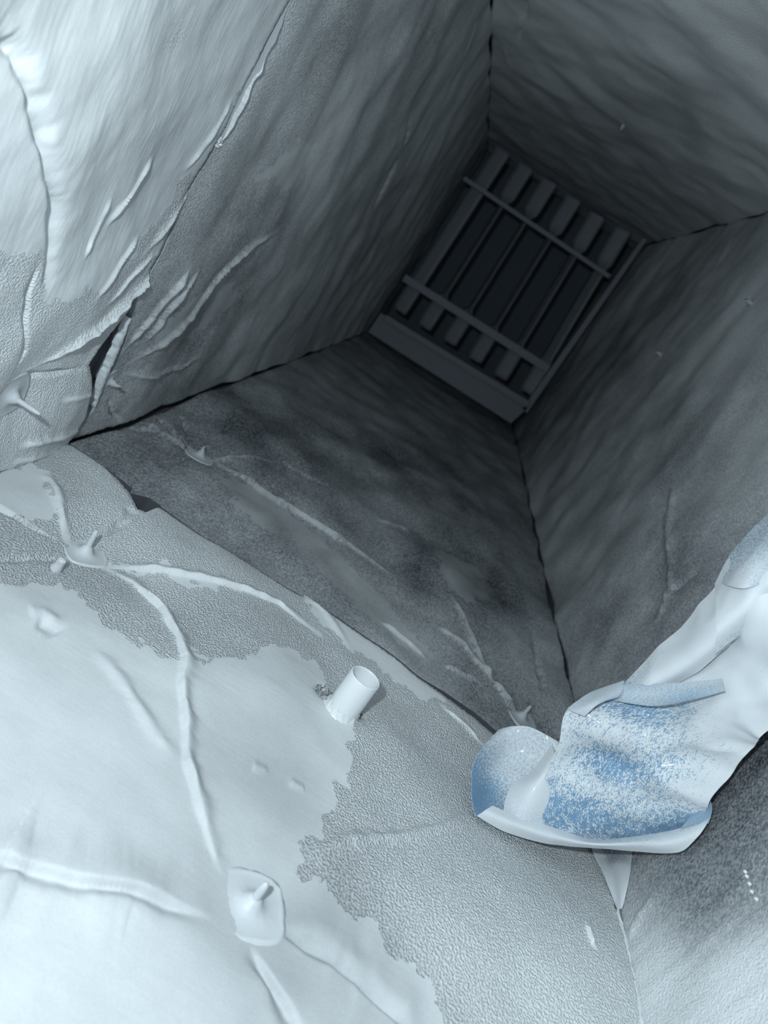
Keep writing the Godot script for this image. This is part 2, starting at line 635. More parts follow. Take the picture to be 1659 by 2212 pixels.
func _ready() -> void:
	# camera, light, exposure
	var cam := Camera3D.new()
	cam.name = "camera"
	cam.fov = 69.0642
	cam.near = 0.01
	cam.far = 20.0
	var lens := CameraAttributesPhysical.new()
	lens.frustum_focal_length = 17.4392
	lens.frustum_near = 0.01
	lens.frustum_far = 20.0
	lens.frustum_focus_distance = 0.5
	lens.exposure_aperture = 6.5
	cam.attributes = lens
	cam.transform = Transform3D(Basis(Vector3(0.83547, 0.53476, -0.12656), Vector3(-0.54693, 0.78680, -0.28603), Vector3(-0.05338, 0.30819, 0.94983)), Vector3(0, 0.2716, 0))
	add_child(cam)
	cam.current = true
	var around := WorldEnvironment.new()
	around.name = "environment"
	var env := Environment.new()
	env.background_mode = Environment.BG_COLOR
	env.background_color = Color(0.34, 0.36, 0.38)
	env.tonemap_mode = Environment.TONE_MAPPER_LINEAR
	env.tonemap_exposure = 1.0
	env.sdfgi_enabled = true
	env.ssao_enabled = true
	env.ssil_enabled = true
	around.environment = env
	add_child(around)
	var flash := OmniLight3D.new()   # the flash beside the lens
	flash.name = "camera_flash"
	flash.position = Vector3(-0.07495, 0.31807, 0.03336)
	flash.light_color = Color(0.80, 0.93, 1.0).linear_to_srgb()
	flash.light_energy = 0.23
	flash.light_size = 0.003
	flash.omni_range = 8.0
	flash.omni_attenuation = 2.0
	flash.shadow_enabled = true
	add_child(flash)

	for q in [[lump, 7, 3], [streak, 21, 2], [crumple, 33, 3]]:
		q[0].seed = q[1]
		q[0].noise_type = FastNoiseLite.TYPE_SIMPLEX_SMOOTH
		q[0].frequency = 1.0
		q[0].fractal_octaves = q[2]
	crumple.frequency = 0.7
	lump.fractal_gain = 0.3
	fibre = plain(Color(0.06, 0.065, 0.075), 0.9)
	var shred := plain(Color(0.34, 0.36, 0.375), 0.8)

	# the duct: four sheet-metal walls, lined with blankets of black fibre that are sprayed white
	var metal := plain(Color(0.10, 0.11, 0.12), 0.6)
	var e := 0.02
	var floor_slab := shell("floor", Vector3(XL - e, -e - 0.012, -2.4), Vector3(XR + e, -0.012, -0.05), metal)
	var left_slab := shell("wall_left", Vector3(XL - e - 0.012, -0.012, -2.4), Vector3(XL - 0.012, TOP + 0.012, -0.05), metal)
	var right_slab := shell("wall_right", Vector3(XR + 0.012, -0.012, -2.4), Vector3(XR + e + 0.012, TOP + 0.012, -0.05), metal)
	var top_slab := shell("ceiling", Vector3(XL - e, TOP + 0.012, -2.4), Vector3(XR + e, TOP + e + 0.012, -0.05), metal)
	shell("wall_back", Vector3(XL - e, -0.012, -2.42), Vector3(XR + e, TOP + 0.012, -2.4), plain(Color(0.13, 0.155, 0.185), 0.8))

	var folds_floor := [[1, 0.0033, 0.0035, [0.4275, -0.1088, 0.453, -0.0843, 0.474, -0.0559, 0.4924, -0.0275, 0.5051, 0.001, 0.4995, 0.04]],
		[1, 0.0036, 0.004, [0.4275, -0.1088, 0.43, -0.0871, 0.4191, -0.0605, 0.3986, -0.0389, 0.3814, -0.0274, 0.3576, -0.0192, 0.3365, -0.0066, 0.3105, 0.0062, 0.2865, 0.0248, 0.2706, 0.041, 0.264, 0.0499]],
		[0, 0.0032, 0.003, [0.4772, -0.1867, 0.4557, -0.1617, 0.4295, -0.1363]],
		[-1, 0.0026, -0.003, [0.4164, -0.1895, 0.4182, -0.1806, 0.4195, -0.1611, 0.4221, -0.1352]],
		[0, 0.0022, -0.002, [0.3647, -0.1515, 0.3908, -0.1385, 0.4139, -0.1267]],
		[0, 0.003, -0.003, [0.5094, -0.1294, 0.482, -0.124, 0.4525, -0.1229]],
		[0, 0.013, 0.0025, [0.216, -0.0485, 0.2151, -0.0355, 0.2186, -0.0254, 0.2231, -0.005, 0.2313, 0.0143, 0.2361, 0.0344, 0.244, 0.0564]],
		[-1, 0.0031, -0.004, [0.2107, -0.0445, 0.2135, -0.0343, 0.2169, -0.0243, 0.2217, -0.0042, 0.2299, 0.0151, 0.235, 0.0349, 0.2426, 0.0569]],
		[-1, 0.003, -0.0035, [0.2417, 0.0689, 0.2324, 0.0836, 0.2248, 0.0926, 0.2136, 0.1046]],
		[1, 0.0035, -0.0035, [0.2571, 0.0757, 0.2547, 0.1009, 0.253, 0.1209, 0.2476, 0.1413, 0.2437, 0.1539]],
		[0, 0.0126, 0.0025, [0.2696, 0.0806, 0.2612, 0.1043, 0.2595, 0.1246, 0.2543, 0.1454, 0.2503, 0.1582]],
		[2, 0.0035, 0.0022, [0.2933, 0.0777, 0.3257, 0.1009, 0.3502, 0.1304, 0.3829, 0.1602, 0.4204, 0.1875]],
		[0, 0.0033, 0.001, [0.3372, 0.0368, 0.338, 0.0416, 0.3404, 0.0477]],
		[0, 0.0031, 0.001, [0.3424, 0.0592, 0.3425, 0.0653, 0.3447, 0.0699]],
		[0, 0.0046, 0.002, [0.3456, -0.1112, 0.3512, -0.1045, 0.3502, -0.0934]],
		[0, 0.005, -0.002, [0.3406, -0.1034, 0.3428, -0.0947, 0.342, -0.0883]],
		[0, 0.0025, 0.002, [0.5067, 0.1507, 0.4998, 0.1702, 0.4882, 0.1873]],
		[0, 0.0044, 0.0018, [0.3481, -0.0714, 0.3345, -0.046, 0.3148, -0.0159, 0.3074, 0.007]],
		[0, 0.0033, 0.0016, [0.5486, -0.0013, 0.5302, 0.0367, 0.5036, 0.0683]],
		[0, 0.0019, 0.0022, [0.3722, 0.2628, 0.3628, 0.264, 0.3567, 0.2647]]]
	var folds_floor_far := [[0, 0.0032, 0.005, [0.6828, -0.1334, 0.6882, -0.0883, 0.6845, -0.0494, 0.6853, -0.0415, 0.6871, 0.0097, 0.6934, 0.0524, 0.6879, 0.0931]],
		[0, 0.0027, 0.004, [0.6777, -0.2018, 0.672, -0.1771, 0.675, -0.147]],
		[0, 0.0026, -0.004, [0.6348, -0.2063, 0.6686, -0.191, 0.681, -0.1708, 0.677, -0.1479]],
		[0, 0.0023, -0.003, [0.7008, -0.2015, 0.6898, -0.1802, 0.6805, -0.1547]],
		[0, 0.0023, -0.004, [0.7413, -0.1941, 0.7141, -0.1723, 0.6818, -0.1542]],
		[0, 0.0026, -0.003, [0.8568, -0.166, 0.8081, -0.1542, 0.7395, -0.1465]],
		[0, 0.0024, 0.003, [0.6864, -0.1279, 0.7326, -0.1097, 0.787, -0.0836]],
		[0, 0.0021, -0.003, [0.5962, -0.1505, 0.6288, -0.1492, 0.662, -0.144]],
		[0, 0.0026, -0.002, [0.7892, -0.0873, 0.7882, -0.0503, 0.8006, -0.0162]],
		[0, 0.0035, 0.004, [0.7244, 0.1468, 0.6839, 0.1645, 0.6437, 0.1816, 0.6071, 0.193, 0.5963, 0.1984]],
		[0, 0.0034, 0.004, [0.6392, 0.1292, 0.633, 0.1661, 0.6075, 0.1895, 0.5971, 0.1969]],
		[0, 0.0024, 0.003, [0.5778, 0.0795, 0.5777, 0.1103, 0.5702, 0.1348]],
		[0, 0.0024, 0.003, [0.5749, 0.1464, 0.5757, 0.1678, 0.5802, 0.187]],
		[0, 0.0033, 0.004, [0.5988, 0.1969, 0.5874, 0.2091, 0.5762, 0.2281]],
		[0, 0.0054, 0.003, [0.808, 0.0454, 0.8334, 0.0741, 0.8258, 0.0848]],
		[0, 0.0038, -0.003, [0.635, 0.2553, 0.6989, 0.2553, 0.7883, 0.2564]]]
	var folds_left := [[-1, 0.0043, -0.004, [0.2906, 0.2484, 0.3029, 0.2462, 0.3133, 0.2439, 0.3261, 0.2349, 0.3382, 0.2234, 0.3566, 0.207, 0.3724, 0.1901, 0.3869, 0.1681, 0.3999, 0.1465, 0.4098, 0.1348]],
		[0, 0.0016, -0.004, [0.3846, 0.1586, 0.3881, 0.1407, 0.401, 0.1171, 0.4146, 0.0975, 0.4181, 0.0793]],
		[1, 0.0032, 0.005, [0.5472, 0.1752, 0.5392, 0.1523, 0.5146, 0.1316, 0.5002, 0.1173, 0.4788, 0.1051, 0.4604, 0.0914, 0.433, 0.0783]],
		[0, 0.0021, -0.004, [0.3992, 0.0595, 0.415, 0.0622, 0.4355, 0.0746, 0.4724, 0.0753, 0.513, 0.0764]],
		[0, 0.003, 0.0025, [0.46, 0.0216, 0.4883, 0.0209, 0.553, 0.0128]],
		[0, 0.0031, 0.002, [0.4578, 0.0087, 0.4931, 0.0054, 0.5442, -0.0032]],
		[0, 0.0027, 0.0015, [0.4894, 0.0523, 0.5147, 0.0521, 0.5342, 0.0498]],
		[0, 0.0022, 0.002, [0.5208, 0.17, 0.4994, 0.1479, 0.4822, 0.1269]],
		[0, 0.0021, 0.002, [0.4876, 0.1815, 0.4741, 0.1542, 0.4612, 0.1341]],
		[0, 0.0025, 0.002, [0.5361, 0.2208, 0.5212, 0.1912, 0.5033, 0.1656]],
		[0, 0.0022, 0.0018, [0.4635, 0.2313, 0.4538, 0.2031, 0.4416, 0.1779]],
		[0, 0.0021, 0.0018, [0.433, 0.2005, 0.4314, 0.1771, 0.4301, 0.1591]],
		[0, 0.0021, 0.0018, [0.523, 0.284, 0.5156, 0.2506, 0.5083, 0.2234]]]
	var folds_left_far := [[0, 0.0012, 0.004, [0.5328, 0.2441, 0.5367, 0.2747, 0.5371, 0.3035, 0.5373, 0.3283, 0.5377, 0.3612]],
		[0, 0.0025, 0.004, [0.5912, 0.1628, 0.5768, 0.1211, 0.5578, 0.0788]],
		[0, 0.0029, 0.005, [0.7806, 0.2075, 0.7068, 0.1815, 0.6773, 0.1613, 0.6505, 0.1132, 0.6119, 0.0878, 0.5793, 0.0695]],
		[0, 0.0026, 0.004, [0.6136, 0.1624, 0.5958, 0.1218, 0.5865, 0.0855]],
		[0, 0.0026, 0.003, [0.5803, 0.0614, 0.6433, 0.0523, 0.7098, 0.0506, 0.744, 0.0633]],
		[0, 0.0054, -0.005, [1.0873, 0.3987, 1.1622, 0.3652, 1.1957, 0.3154, 1.2216, 0.2639]],
		[0, 0.0024, -0.003, [0.575, 0.0379, 0.5925, 0.0209, 0.6263, 0.0044]],
		[0, 0.0039, -0.003, [1.1523, 0.5632, 1.2088, 0.517, 1.1972, 0.459]]]
	var paint_floor := painted(11, 2048, 2048, Rect2(-0.2054, 0.02, 0.5, 0.54), [0.3618, 0.1419, 0.851, 0.4232, 0.1356, 0.841, 0.4451, -0.0176, 0.74, 0.3985, -0.1337, 0.677, 0.3361, -0.0352, 0.759, 0.3322, 0.0548, 0.627, 0.2539, -0.0399, 0.661, 0.2577, 0.1026, 0.553, 0.1769, 0.0009, 0.631, 0.2046, 0.0326, 0.627, 0.317, 0.1759, 0.929, 0.4046, 0.2272, 0.799, 0.3096, 0.2346, 0.99, 0.4629, -0.1755, 0.68, 0.4979, -0.1466, 0.955, 0.48, -0.0702, 0.868, 0.4296, 0.1724, 0.811, 0.4516, 0.1134, 0.866, 0.3529, 0.1048, 0.742], [PackedVector2Array([Vector2(0.3376, -0.1402), Vector2(0.3667, -0.1254), Vector2(0.3879, -0.1107), Vector2(0.379, -0.0957), Vector2(0.3713, -0.0691), Vector2(0.3733, -0.0448), Vector2(0.3843, -0.0274), Vector2(0.4159, 0.0005), Vector2(0.4586, 0.0232), Vector2(0.461, 0.0496), Vector2(0.4306, 0.0682), Vector2(0.4175, 0.0891), Vector2(0.3832, 0.0897), Vector2(0.3605, 0.0889), Vector2(0.3249, 0.0834), Vector2(0.2964, 0.0768), Vector2(0.2854, 0.0959), Vector2(0.2809, 0.1235), Vector2(0.2741, 0.1508), Vector2(0.253, 0.1754), Vector2(0.1601, 0.073), Vector2(0.1218, -0.0118), Vector2(0.245, -0.1238)]),
		PackedVector2Array([Vector2(0.5519, 0.0044), Vector2(0.5581, 0.03), Vector2(0.5469, 0.0777), Vector2(0.536, 0.1241), Vector2(0.5282, 0.1515), Vector2(0.503, 0.1402), Vector2(0.5022, 0.1064), Vector2(0.5098, 0.067), Vector2(0.5131, 0.0366)]),
		PackedVector2Array([Vector2(0.4115, -0.1892), Vector2(0.4326, -0.2118), Vector2(0.483, -0.1962), Vector2(0.4455, -0.1498), Vector2(0.4287, -0.1533)]),
		PackedVector2Array([Vector2(0.43, -0.1066), Vector2(0.4561, -0.0858), Vector2(0.4778, -0.0575), Vector2(0.4965, -0.029), Vector2(0.483, -0.028), Vector2(0.4641, -0.0555), Vector2(0.447, -0.0813)])], 0.115, 0.012, 0.13, 60, 60, folds_floor)
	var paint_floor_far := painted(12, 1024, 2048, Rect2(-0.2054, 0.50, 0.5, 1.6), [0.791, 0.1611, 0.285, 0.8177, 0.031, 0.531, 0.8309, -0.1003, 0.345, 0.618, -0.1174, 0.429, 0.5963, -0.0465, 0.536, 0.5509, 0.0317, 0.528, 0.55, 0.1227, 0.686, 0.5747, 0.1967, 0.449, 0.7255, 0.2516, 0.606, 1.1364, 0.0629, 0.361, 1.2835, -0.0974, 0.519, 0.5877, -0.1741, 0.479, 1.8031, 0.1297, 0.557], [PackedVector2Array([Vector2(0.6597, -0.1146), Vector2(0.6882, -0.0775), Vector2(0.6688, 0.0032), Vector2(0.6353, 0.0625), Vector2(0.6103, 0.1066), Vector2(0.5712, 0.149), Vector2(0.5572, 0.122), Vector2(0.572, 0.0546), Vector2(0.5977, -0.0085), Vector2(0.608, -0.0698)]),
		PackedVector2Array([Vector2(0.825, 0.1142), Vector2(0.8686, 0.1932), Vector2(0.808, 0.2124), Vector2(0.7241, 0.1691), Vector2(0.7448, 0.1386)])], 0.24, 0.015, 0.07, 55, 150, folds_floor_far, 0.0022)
	var paint_left := painted(13, 2048, 2048, Rect2(0, 0.02, 0.5887, 0.58), [0.3027, 0.2559, 0.99, 0.3544, 0.2698, 0.983, 0.3912, 0.2255, 0.99, 0.4279, 0.2593, 0.99, 0.49, 0.2455, 0.656, 0.4773, 0.2863, 0.787, 0.4816, 0.1876, 0.74, 0.4989, 0.0143, 0.863, 0.4216, 0.1763, 0.99, 0.3553, 0.1951, 0.859, 0.4744, 0.1609, 0.844, 0.4482, 0.1079, 0.99, 0.3982, 0.1172, 0.99], [PackedVector2Array([Vector2(0.213, 0.266), Vector2(0.5321, 0.4306), Vector2(0.5377, 0.3612), Vector2(0.5337, 0.3149), Vector2(0.533, 0.2574), Vector2(0.5147, 0.2111), Vector2(0.4937, 0.1753), Vector2(0.4738, 0.1475), Vector2(0.4388, 0.1344), Vector2(0.4136, 0.1347), Vector2(0.3772, 0.1622), Vector2(0.3348, 0.1599), Vector2(0.2678, 0.2177)])], 0.12, 0.05, 0.075, 50, 80, folds_left)
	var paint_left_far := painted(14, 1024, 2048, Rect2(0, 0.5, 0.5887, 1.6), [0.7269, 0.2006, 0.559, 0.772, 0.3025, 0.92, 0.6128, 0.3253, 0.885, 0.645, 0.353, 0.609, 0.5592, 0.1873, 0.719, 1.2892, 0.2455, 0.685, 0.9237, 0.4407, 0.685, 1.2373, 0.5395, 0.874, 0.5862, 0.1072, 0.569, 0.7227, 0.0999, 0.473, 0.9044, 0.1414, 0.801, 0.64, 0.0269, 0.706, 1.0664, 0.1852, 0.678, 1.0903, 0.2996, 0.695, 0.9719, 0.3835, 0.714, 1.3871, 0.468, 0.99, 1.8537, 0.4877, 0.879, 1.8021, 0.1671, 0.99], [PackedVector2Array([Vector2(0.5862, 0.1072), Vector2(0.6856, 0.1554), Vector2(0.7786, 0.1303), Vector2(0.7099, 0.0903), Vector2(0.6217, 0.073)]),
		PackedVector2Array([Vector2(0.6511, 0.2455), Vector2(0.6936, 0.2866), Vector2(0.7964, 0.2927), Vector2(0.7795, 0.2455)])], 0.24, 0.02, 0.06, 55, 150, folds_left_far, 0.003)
	var paint_right := painted(15, 1024, 1024, Rect2(0, 0.02, 0.5887, 0.55), [0.3379, 0.0087, 0.934, 0.3651, 0.0787, 0.375, 0.3002, 0.0667, 0.99, 0.3868, 0.1163, 0.296, 0.4181, 0.1151, 0.2958], [], 0.3, 0.45, 0.09, 40, 60, [])
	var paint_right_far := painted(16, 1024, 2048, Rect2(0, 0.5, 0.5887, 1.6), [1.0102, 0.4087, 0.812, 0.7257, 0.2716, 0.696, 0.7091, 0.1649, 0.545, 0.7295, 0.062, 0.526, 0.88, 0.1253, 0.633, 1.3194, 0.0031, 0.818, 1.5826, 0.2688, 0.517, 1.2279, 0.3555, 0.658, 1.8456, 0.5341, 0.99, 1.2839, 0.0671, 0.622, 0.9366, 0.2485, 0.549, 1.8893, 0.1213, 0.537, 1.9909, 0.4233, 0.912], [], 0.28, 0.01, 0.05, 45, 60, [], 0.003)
	var paint_top := painted(17, 1024, 2048, Rect2(-0.2054, 0.5, 0.5, 1.6), [1.1941, -0.0994, 0.99, 1.3299, -0.1715, 0.962, 1.0322, -0.051, 0.99, 0.8246, 0.0675, 0.962, 1.4756, 0.0309, 0.784, 1.1504, 0.0846, 0.712, 1.141, 0.1959, 0.99], [], 0.28, 0.01, 0.05, 45, 60, [], 0.003)
	lining(floor_slab, FLOOR, [0, 0.06], [-0.2059, 0.5391, -0.1717, 0.5388, -0.1423, 0.5277, -0.1269, 0.5118, -0.12, 0.5152, -0.1187, 0.5355, -0.074, 0.5365, -0.0273, 0.5397, 0.0302, 0.5387, 0.0707, 0.5359, 0.102, 0.5345, 0.1271, 0.5287, 0.1517, 0.5255, 0.1784, 0.5213, 0.2004, 0.5155, 0.2591, 0.5276, 0.3018, 0.5379], -0.2074, 0.2966, 560, 600, folds_floor, [[0.434, 0.06, 0.006, 0.004], [0.4337, 0.0853, 0.0045, 0.003], [0.4306, -0.1246, 0.035, 0.005], [0.2591, 0.0628, 0.04, 0.006]], paint_floor, Rect2(-0.2054, 0.02, 0.5, 0.54), 0.001, 0.005, 0.00005)
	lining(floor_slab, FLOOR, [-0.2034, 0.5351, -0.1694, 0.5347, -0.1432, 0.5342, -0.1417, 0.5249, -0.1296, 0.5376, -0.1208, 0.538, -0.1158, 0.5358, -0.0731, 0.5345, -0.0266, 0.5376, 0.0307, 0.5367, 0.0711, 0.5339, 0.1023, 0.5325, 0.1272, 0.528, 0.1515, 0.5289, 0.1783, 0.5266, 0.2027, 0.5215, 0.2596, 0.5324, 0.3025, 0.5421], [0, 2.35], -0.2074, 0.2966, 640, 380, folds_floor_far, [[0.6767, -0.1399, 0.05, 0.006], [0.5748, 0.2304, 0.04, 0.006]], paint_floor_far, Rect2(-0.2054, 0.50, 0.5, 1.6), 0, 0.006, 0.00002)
	lining(left_slab, LEFT, [0, 0.06], [-0.0011, 0.5357, 0.0024, 0.54, 0.0253, 0.5465, 0.0534, 0.5327, 0.0774, 0.5108, 0.0989, 0.5232, 0.1179, 0.5311, 0.1333, 0.529, 0.25, 0.5322, 0.3494, 0.5376, 0.4275, 0.5417], -0.002, 0.5907, 480, 600, folds_left, [[0.4314, 0.0621, 0.04, 0.006]], paint_left, Rect2(0, 0.02, 0.5887, 0.58), 0.003, 0.006, 0.0001)
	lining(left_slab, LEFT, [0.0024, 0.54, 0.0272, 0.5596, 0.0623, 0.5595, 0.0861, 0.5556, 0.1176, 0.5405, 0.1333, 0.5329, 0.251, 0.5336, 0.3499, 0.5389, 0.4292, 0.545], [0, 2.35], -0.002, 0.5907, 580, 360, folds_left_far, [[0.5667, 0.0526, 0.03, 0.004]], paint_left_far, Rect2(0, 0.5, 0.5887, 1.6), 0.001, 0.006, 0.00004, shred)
	lining(right_slab, RIGHT, [0, 0.06], [0, 0.536], -0.002, 0.5907, 220, 300, [[0, 0.002, 0.002, [0.3875, 0.0227, 0.3836, 0.0139, 0.3781, 0.005]],
		[0, 0.002, 0.002, [0.3883, 0.0331, 0.3861, 0.0222, 0.3817, 0.0164]]], [], paint_right, Rect2(0, 0.02, 0.5887, 0.55), 0.001, 0.004, 0.00002)
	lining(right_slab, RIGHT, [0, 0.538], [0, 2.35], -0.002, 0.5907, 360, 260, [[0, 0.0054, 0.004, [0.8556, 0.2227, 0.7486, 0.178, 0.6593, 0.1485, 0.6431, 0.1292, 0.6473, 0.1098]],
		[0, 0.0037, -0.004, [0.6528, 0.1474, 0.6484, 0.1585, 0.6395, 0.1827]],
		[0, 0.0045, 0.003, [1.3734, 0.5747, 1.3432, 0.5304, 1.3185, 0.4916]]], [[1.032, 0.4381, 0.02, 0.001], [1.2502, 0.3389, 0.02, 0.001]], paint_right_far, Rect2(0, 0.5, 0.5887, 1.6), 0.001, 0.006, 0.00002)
	lining(top_slab, CEILING, [0, 0.06], [0, 0.536], -0.2074, 0.2966, 60, 60, [], [], paint_top, Rect2(-0.2054, 0.5, 0.5, 1.6), 0.001, 0.004, 0.00002)
	lining(top_slab, CEILING, [0, 0.538], [0, 2.35], -0.2074, 0.2966, 360, 260, [[0, 0.0038, -0.004, [1.0737, -0.1529, 1.1727, -0.1528, 1.2826, -0.1583]],
		[0, 0.0046, 0.003, [1.3342, -0.1801, 1.4108, -0.1682, 1.4605, -0.1585]]], [[1.3093, 0.0438, 0.02, 0.001]], paint_top, Rect2(-0.2054, 0.5, 0.5, 1.6), 0.001, 0.006, 0.00002)

	# the pins that hold the lining
	var coated := plain(Color(0.56, 0.585, 0.60), 0.5)
	var gloss := plain(Color(0.74, 0.765, 0.775), 0.24)
	var dusted := plain(Color(0.42, 0.44, 0.46), 0.6)
	pin(FLOOR, 0.2602, 0.0644, -0.0004, 0.034, 0.0155, 0.0021, 0.35, Vector2(0, 0), coated, "thickly painted pin in the smooth white floor lining, nearest the bottom edge of the photo")
	pin(FLOOR, 0.4311, -0.1232, 0, 0.028, 0.0185, 0.0018, 0.75, Vector2(0, 0), coated, "painted pin with dished washer on the pebbled floor lining beside the short white nub")
	pin(LEFT, 0.4319, 0.0613, -0.0012, 0.03, 0.021, 0.0017, 0.3, Vector2(0, 0), coated, "long painted pin sticking out of the left wall lining above the pebbled flap")
	pin(FLOOR, 0.6787, -0.1407, 0, 0.028, 0.0105, 0.0017, 0.2, Vector2(0, 0), dusted, "grey pin on the far floor lining at the end of the long thin fold")
	pin(LEFT, 0.5631, 0.0549, 0, 0.018, 0.007, 0.0014, 0.5, Vector2(0, 0), dusted, "small grey pin on the left wall beside the torn gap in the lining")
	pin(FLOOR, 0.5748, 0.2304, 0, 0.027, 0.014, 0.0017, 0.6, Vector2(0, 0), dusted, "grey pin on the far floor lining just above the crumpled blue tape")
	pin(CEILING, 1.3093, 0.0438, 0, 0.014, 0.0035, 0.0017, 0.1, Vector2(0, 0), dusted, "small pale pin on the dark ceiling lining")
	pin(RIGHT, 1.032, 0.4381, 0, 0.011, 0.002, 0.0016, 0.1, Vector2(0, 0), dusted, "pale pin on the upper right wall lining by the right edge")
	pin(RIGHT, 1.2502, 0.3389, 0, 0.011, 0.002, 0.0016, 0.1, Vector2(0, 0), dusted, "faint pin on the dark right wall beside the air grille")
	var nub := thing("cut_stub", "short white painted nub on the pebbled floor lining beside a dished pin washer", "stub", on_wall(FLOOR, 0.3959, -0.1239, -0.001))
	obj("plug", lathe([Vector2(0.0036, -0.002), Vector2(0.0032, 0.001), Vector2(0.0027, 0.0025), Vector2(0.0025, 0.0065), Vector2(0.0024, 0.0072), Vector2(0.0017, 0.0078), Vector2(0.0, 0.0079)], 18, 0.0, 0.25, 4.0), coated, nub).rotation = Vector3(0.15, 0.0, -0.2)

	# the stub of tube that comes up through the floor
	var tube := thing("tube_stub", "short upright white painted open tube poking through the floor lining", "tube", on_wall(FLOOR, 0.4246, 0.0743, 0.0))
	obj("pipe", lathe([Vector2(0.0108, -0.012), Vector2(0.0109, 0.0), Vector2(0.0108, 0.0323), Vector2(0.0105, 0.0332), Vector2(0.01, 0.0335), Vector2(0.0095, 0.0331), Vector2(0.0093, 0.032), Vector2(0.0093, 0.004), Vector2(0.0, 0.004)], 64, 0.0, 0.012, 2.0), gloss, tube)
	obj("paint_collar", lathe([Vector2(0.0108, 0.0085), Vector2(0.011, 0.006), Vector2(0.0117, 0.0035), Vector2(0.0132, 0.0015), Vector2(0.0162, 0.0002), Vector2(0.0189, -0.0012)], 56, 0.0, 0.22, 8.0), gloss, tube)
	obj("torn_fibre", shreds(60, 0.008, 700), shred, tube).position = Vector3(-0.0143, 0.0012, -0.0094)
	obj("torn_fibre", shreds(40, 0.006, 766), shred, tube).position = Vector3(0.0105, 0.0012, -0.0075)

	# the torn edge of the lining that hangs in the gap of the left wall
	obj("torn_strip", ragged([-0.2059, 0.1153, -0.5381, 0.0008, -0.2059, 0.1032, -0.5412, 0.0021, -0.2059, 0.0901, -0.5435, 0.0034, -0.2059, 0.0755, -0.5455, 0.0038, -0.2059, 0.0606, -0.5467, 0.0034, -0.2059, 0.0464, -0.55, 0.0026, -0.2059, 0.0336, -0.5534, 0.0009], Vector3.RIGHT, 0.0015, 5.0), coated, left_slab)

	# drops of paint that ran down the right wall, and a tuft of lint on the seam of the left wall
	var drop := lathe([Vector2(0.0011, -0.0006), Vector2(0.001, 0.0003), Vector2(0.0006, 0.0008), Vector2(0.0, 0.0009)], 12, 0.0, 0.2, 3.0)
	for at in [Vector2(0.3543, 0.0975), Vector2(0.3513, 0.0972), Vector2(0.3463, 0.0968), Vector2(0.3414, 0.0962), Vector2(0.3358, 0.0969)]:
		var q := obj("paint_drop", drop, gloss, right_slab)
		q.position = on_wall(RIGHT, at.x, at.y, 0.001)
		q.rotation.z = PI / 2
	var lint := thing("lint_tuft", "tiny white tuft of lint on the seam high on the left wall lining", "lint", on_wall(LEFT, 0.5336, 0.2536, 0.0025))
	lint.rotation.z = -PI / 2
	obj("fluff", shreds(40, 0.003, 12.0), gloss, lint)

	# paint-filled corner between floor and right wall, below the tape
	var seal := obj("trim_1", ragged([0.2931, 0.0015, -0.403, 0.0012, 0.2931, 0.0015, -0.3837, 0.002, 0.2931, 0.0015, -0.3649, 0.0025, 0.2931, 0.0015, -0.3475, 0.0029, 0.2931, 0.0015, -0.3285, 0.0031, 0.2931, 0.0015, -0.3094, 0.0032], Vector3(-0.7, 0.7, 0), 0.0022, 9.0), gloss, self)
	seal.set_meta("kind", "structure")
	var wet := plain(Color(1, 1, 1), 0.5, 0.3)
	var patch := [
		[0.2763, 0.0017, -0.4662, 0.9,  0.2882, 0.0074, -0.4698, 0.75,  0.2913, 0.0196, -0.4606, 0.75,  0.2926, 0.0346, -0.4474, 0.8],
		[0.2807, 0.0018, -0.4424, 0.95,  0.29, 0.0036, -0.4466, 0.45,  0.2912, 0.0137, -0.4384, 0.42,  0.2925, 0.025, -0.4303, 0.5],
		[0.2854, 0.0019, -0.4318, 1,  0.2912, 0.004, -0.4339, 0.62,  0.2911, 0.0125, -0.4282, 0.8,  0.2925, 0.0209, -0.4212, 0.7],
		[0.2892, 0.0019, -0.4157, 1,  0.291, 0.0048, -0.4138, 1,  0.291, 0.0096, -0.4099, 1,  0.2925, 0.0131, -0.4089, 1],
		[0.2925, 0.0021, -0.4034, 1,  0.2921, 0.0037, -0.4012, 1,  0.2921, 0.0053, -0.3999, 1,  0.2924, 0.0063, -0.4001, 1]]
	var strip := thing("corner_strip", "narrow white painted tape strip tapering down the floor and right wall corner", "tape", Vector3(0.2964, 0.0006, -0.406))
	sheet("tape", strip, patch, strip.position, 61, 10, 0.0006, 256, wet, 2.0, Color(0.05, 0.055, 0.065))  # dark speckle across the upper part has the tape lip's shade painted in

	# the air grille at the far end
	var steel := plain(Color(0.215, 0.235, 0.27), 0.55)
	var grille := thing("air_grille", "dark slatted air grille closing the far end of the duct", "grille", Vector3(0, 0, -2.0))
	obj("frame_rail", bar([Vector2(-0.1879, 0.0211), Vector2(-0.186, 0.0792), Vector2(0.2697, 0.0899), Vector2(0.2568, 0.0299)], 0.02), steel, grille).position = Vector3(0, 0, 0.03)
	obj("frame_lip", bar([Vector2(-0.1714, 0.0702), Vector2(-0.1696, 0.085), Vector2(0.2615, 0.1053), Vector2(0.2664, 0.0885)], 0.012), steel, grille).position = Vector3(0, 0, 0.05)
	obj("frame_side", bar([Vector2(0.2587, 0.0767), Vector2(0.275, 0.0745), Vector2(0.2667, 0.5741), Vector2(0.2555, 0.5745)], 0.02), steel, grille).position = Vector3(0, 0, 0.03)
	obj("crossbar", bar([Vector2(-0.1815, 0.1766), Vector2(-0.1821, 0.1947), Vector2(0.2518, 0.2082), Vector2(0.2551, 0.1881)], 0.012), steel, grille).position = Vector3(0, 0, 0.045)
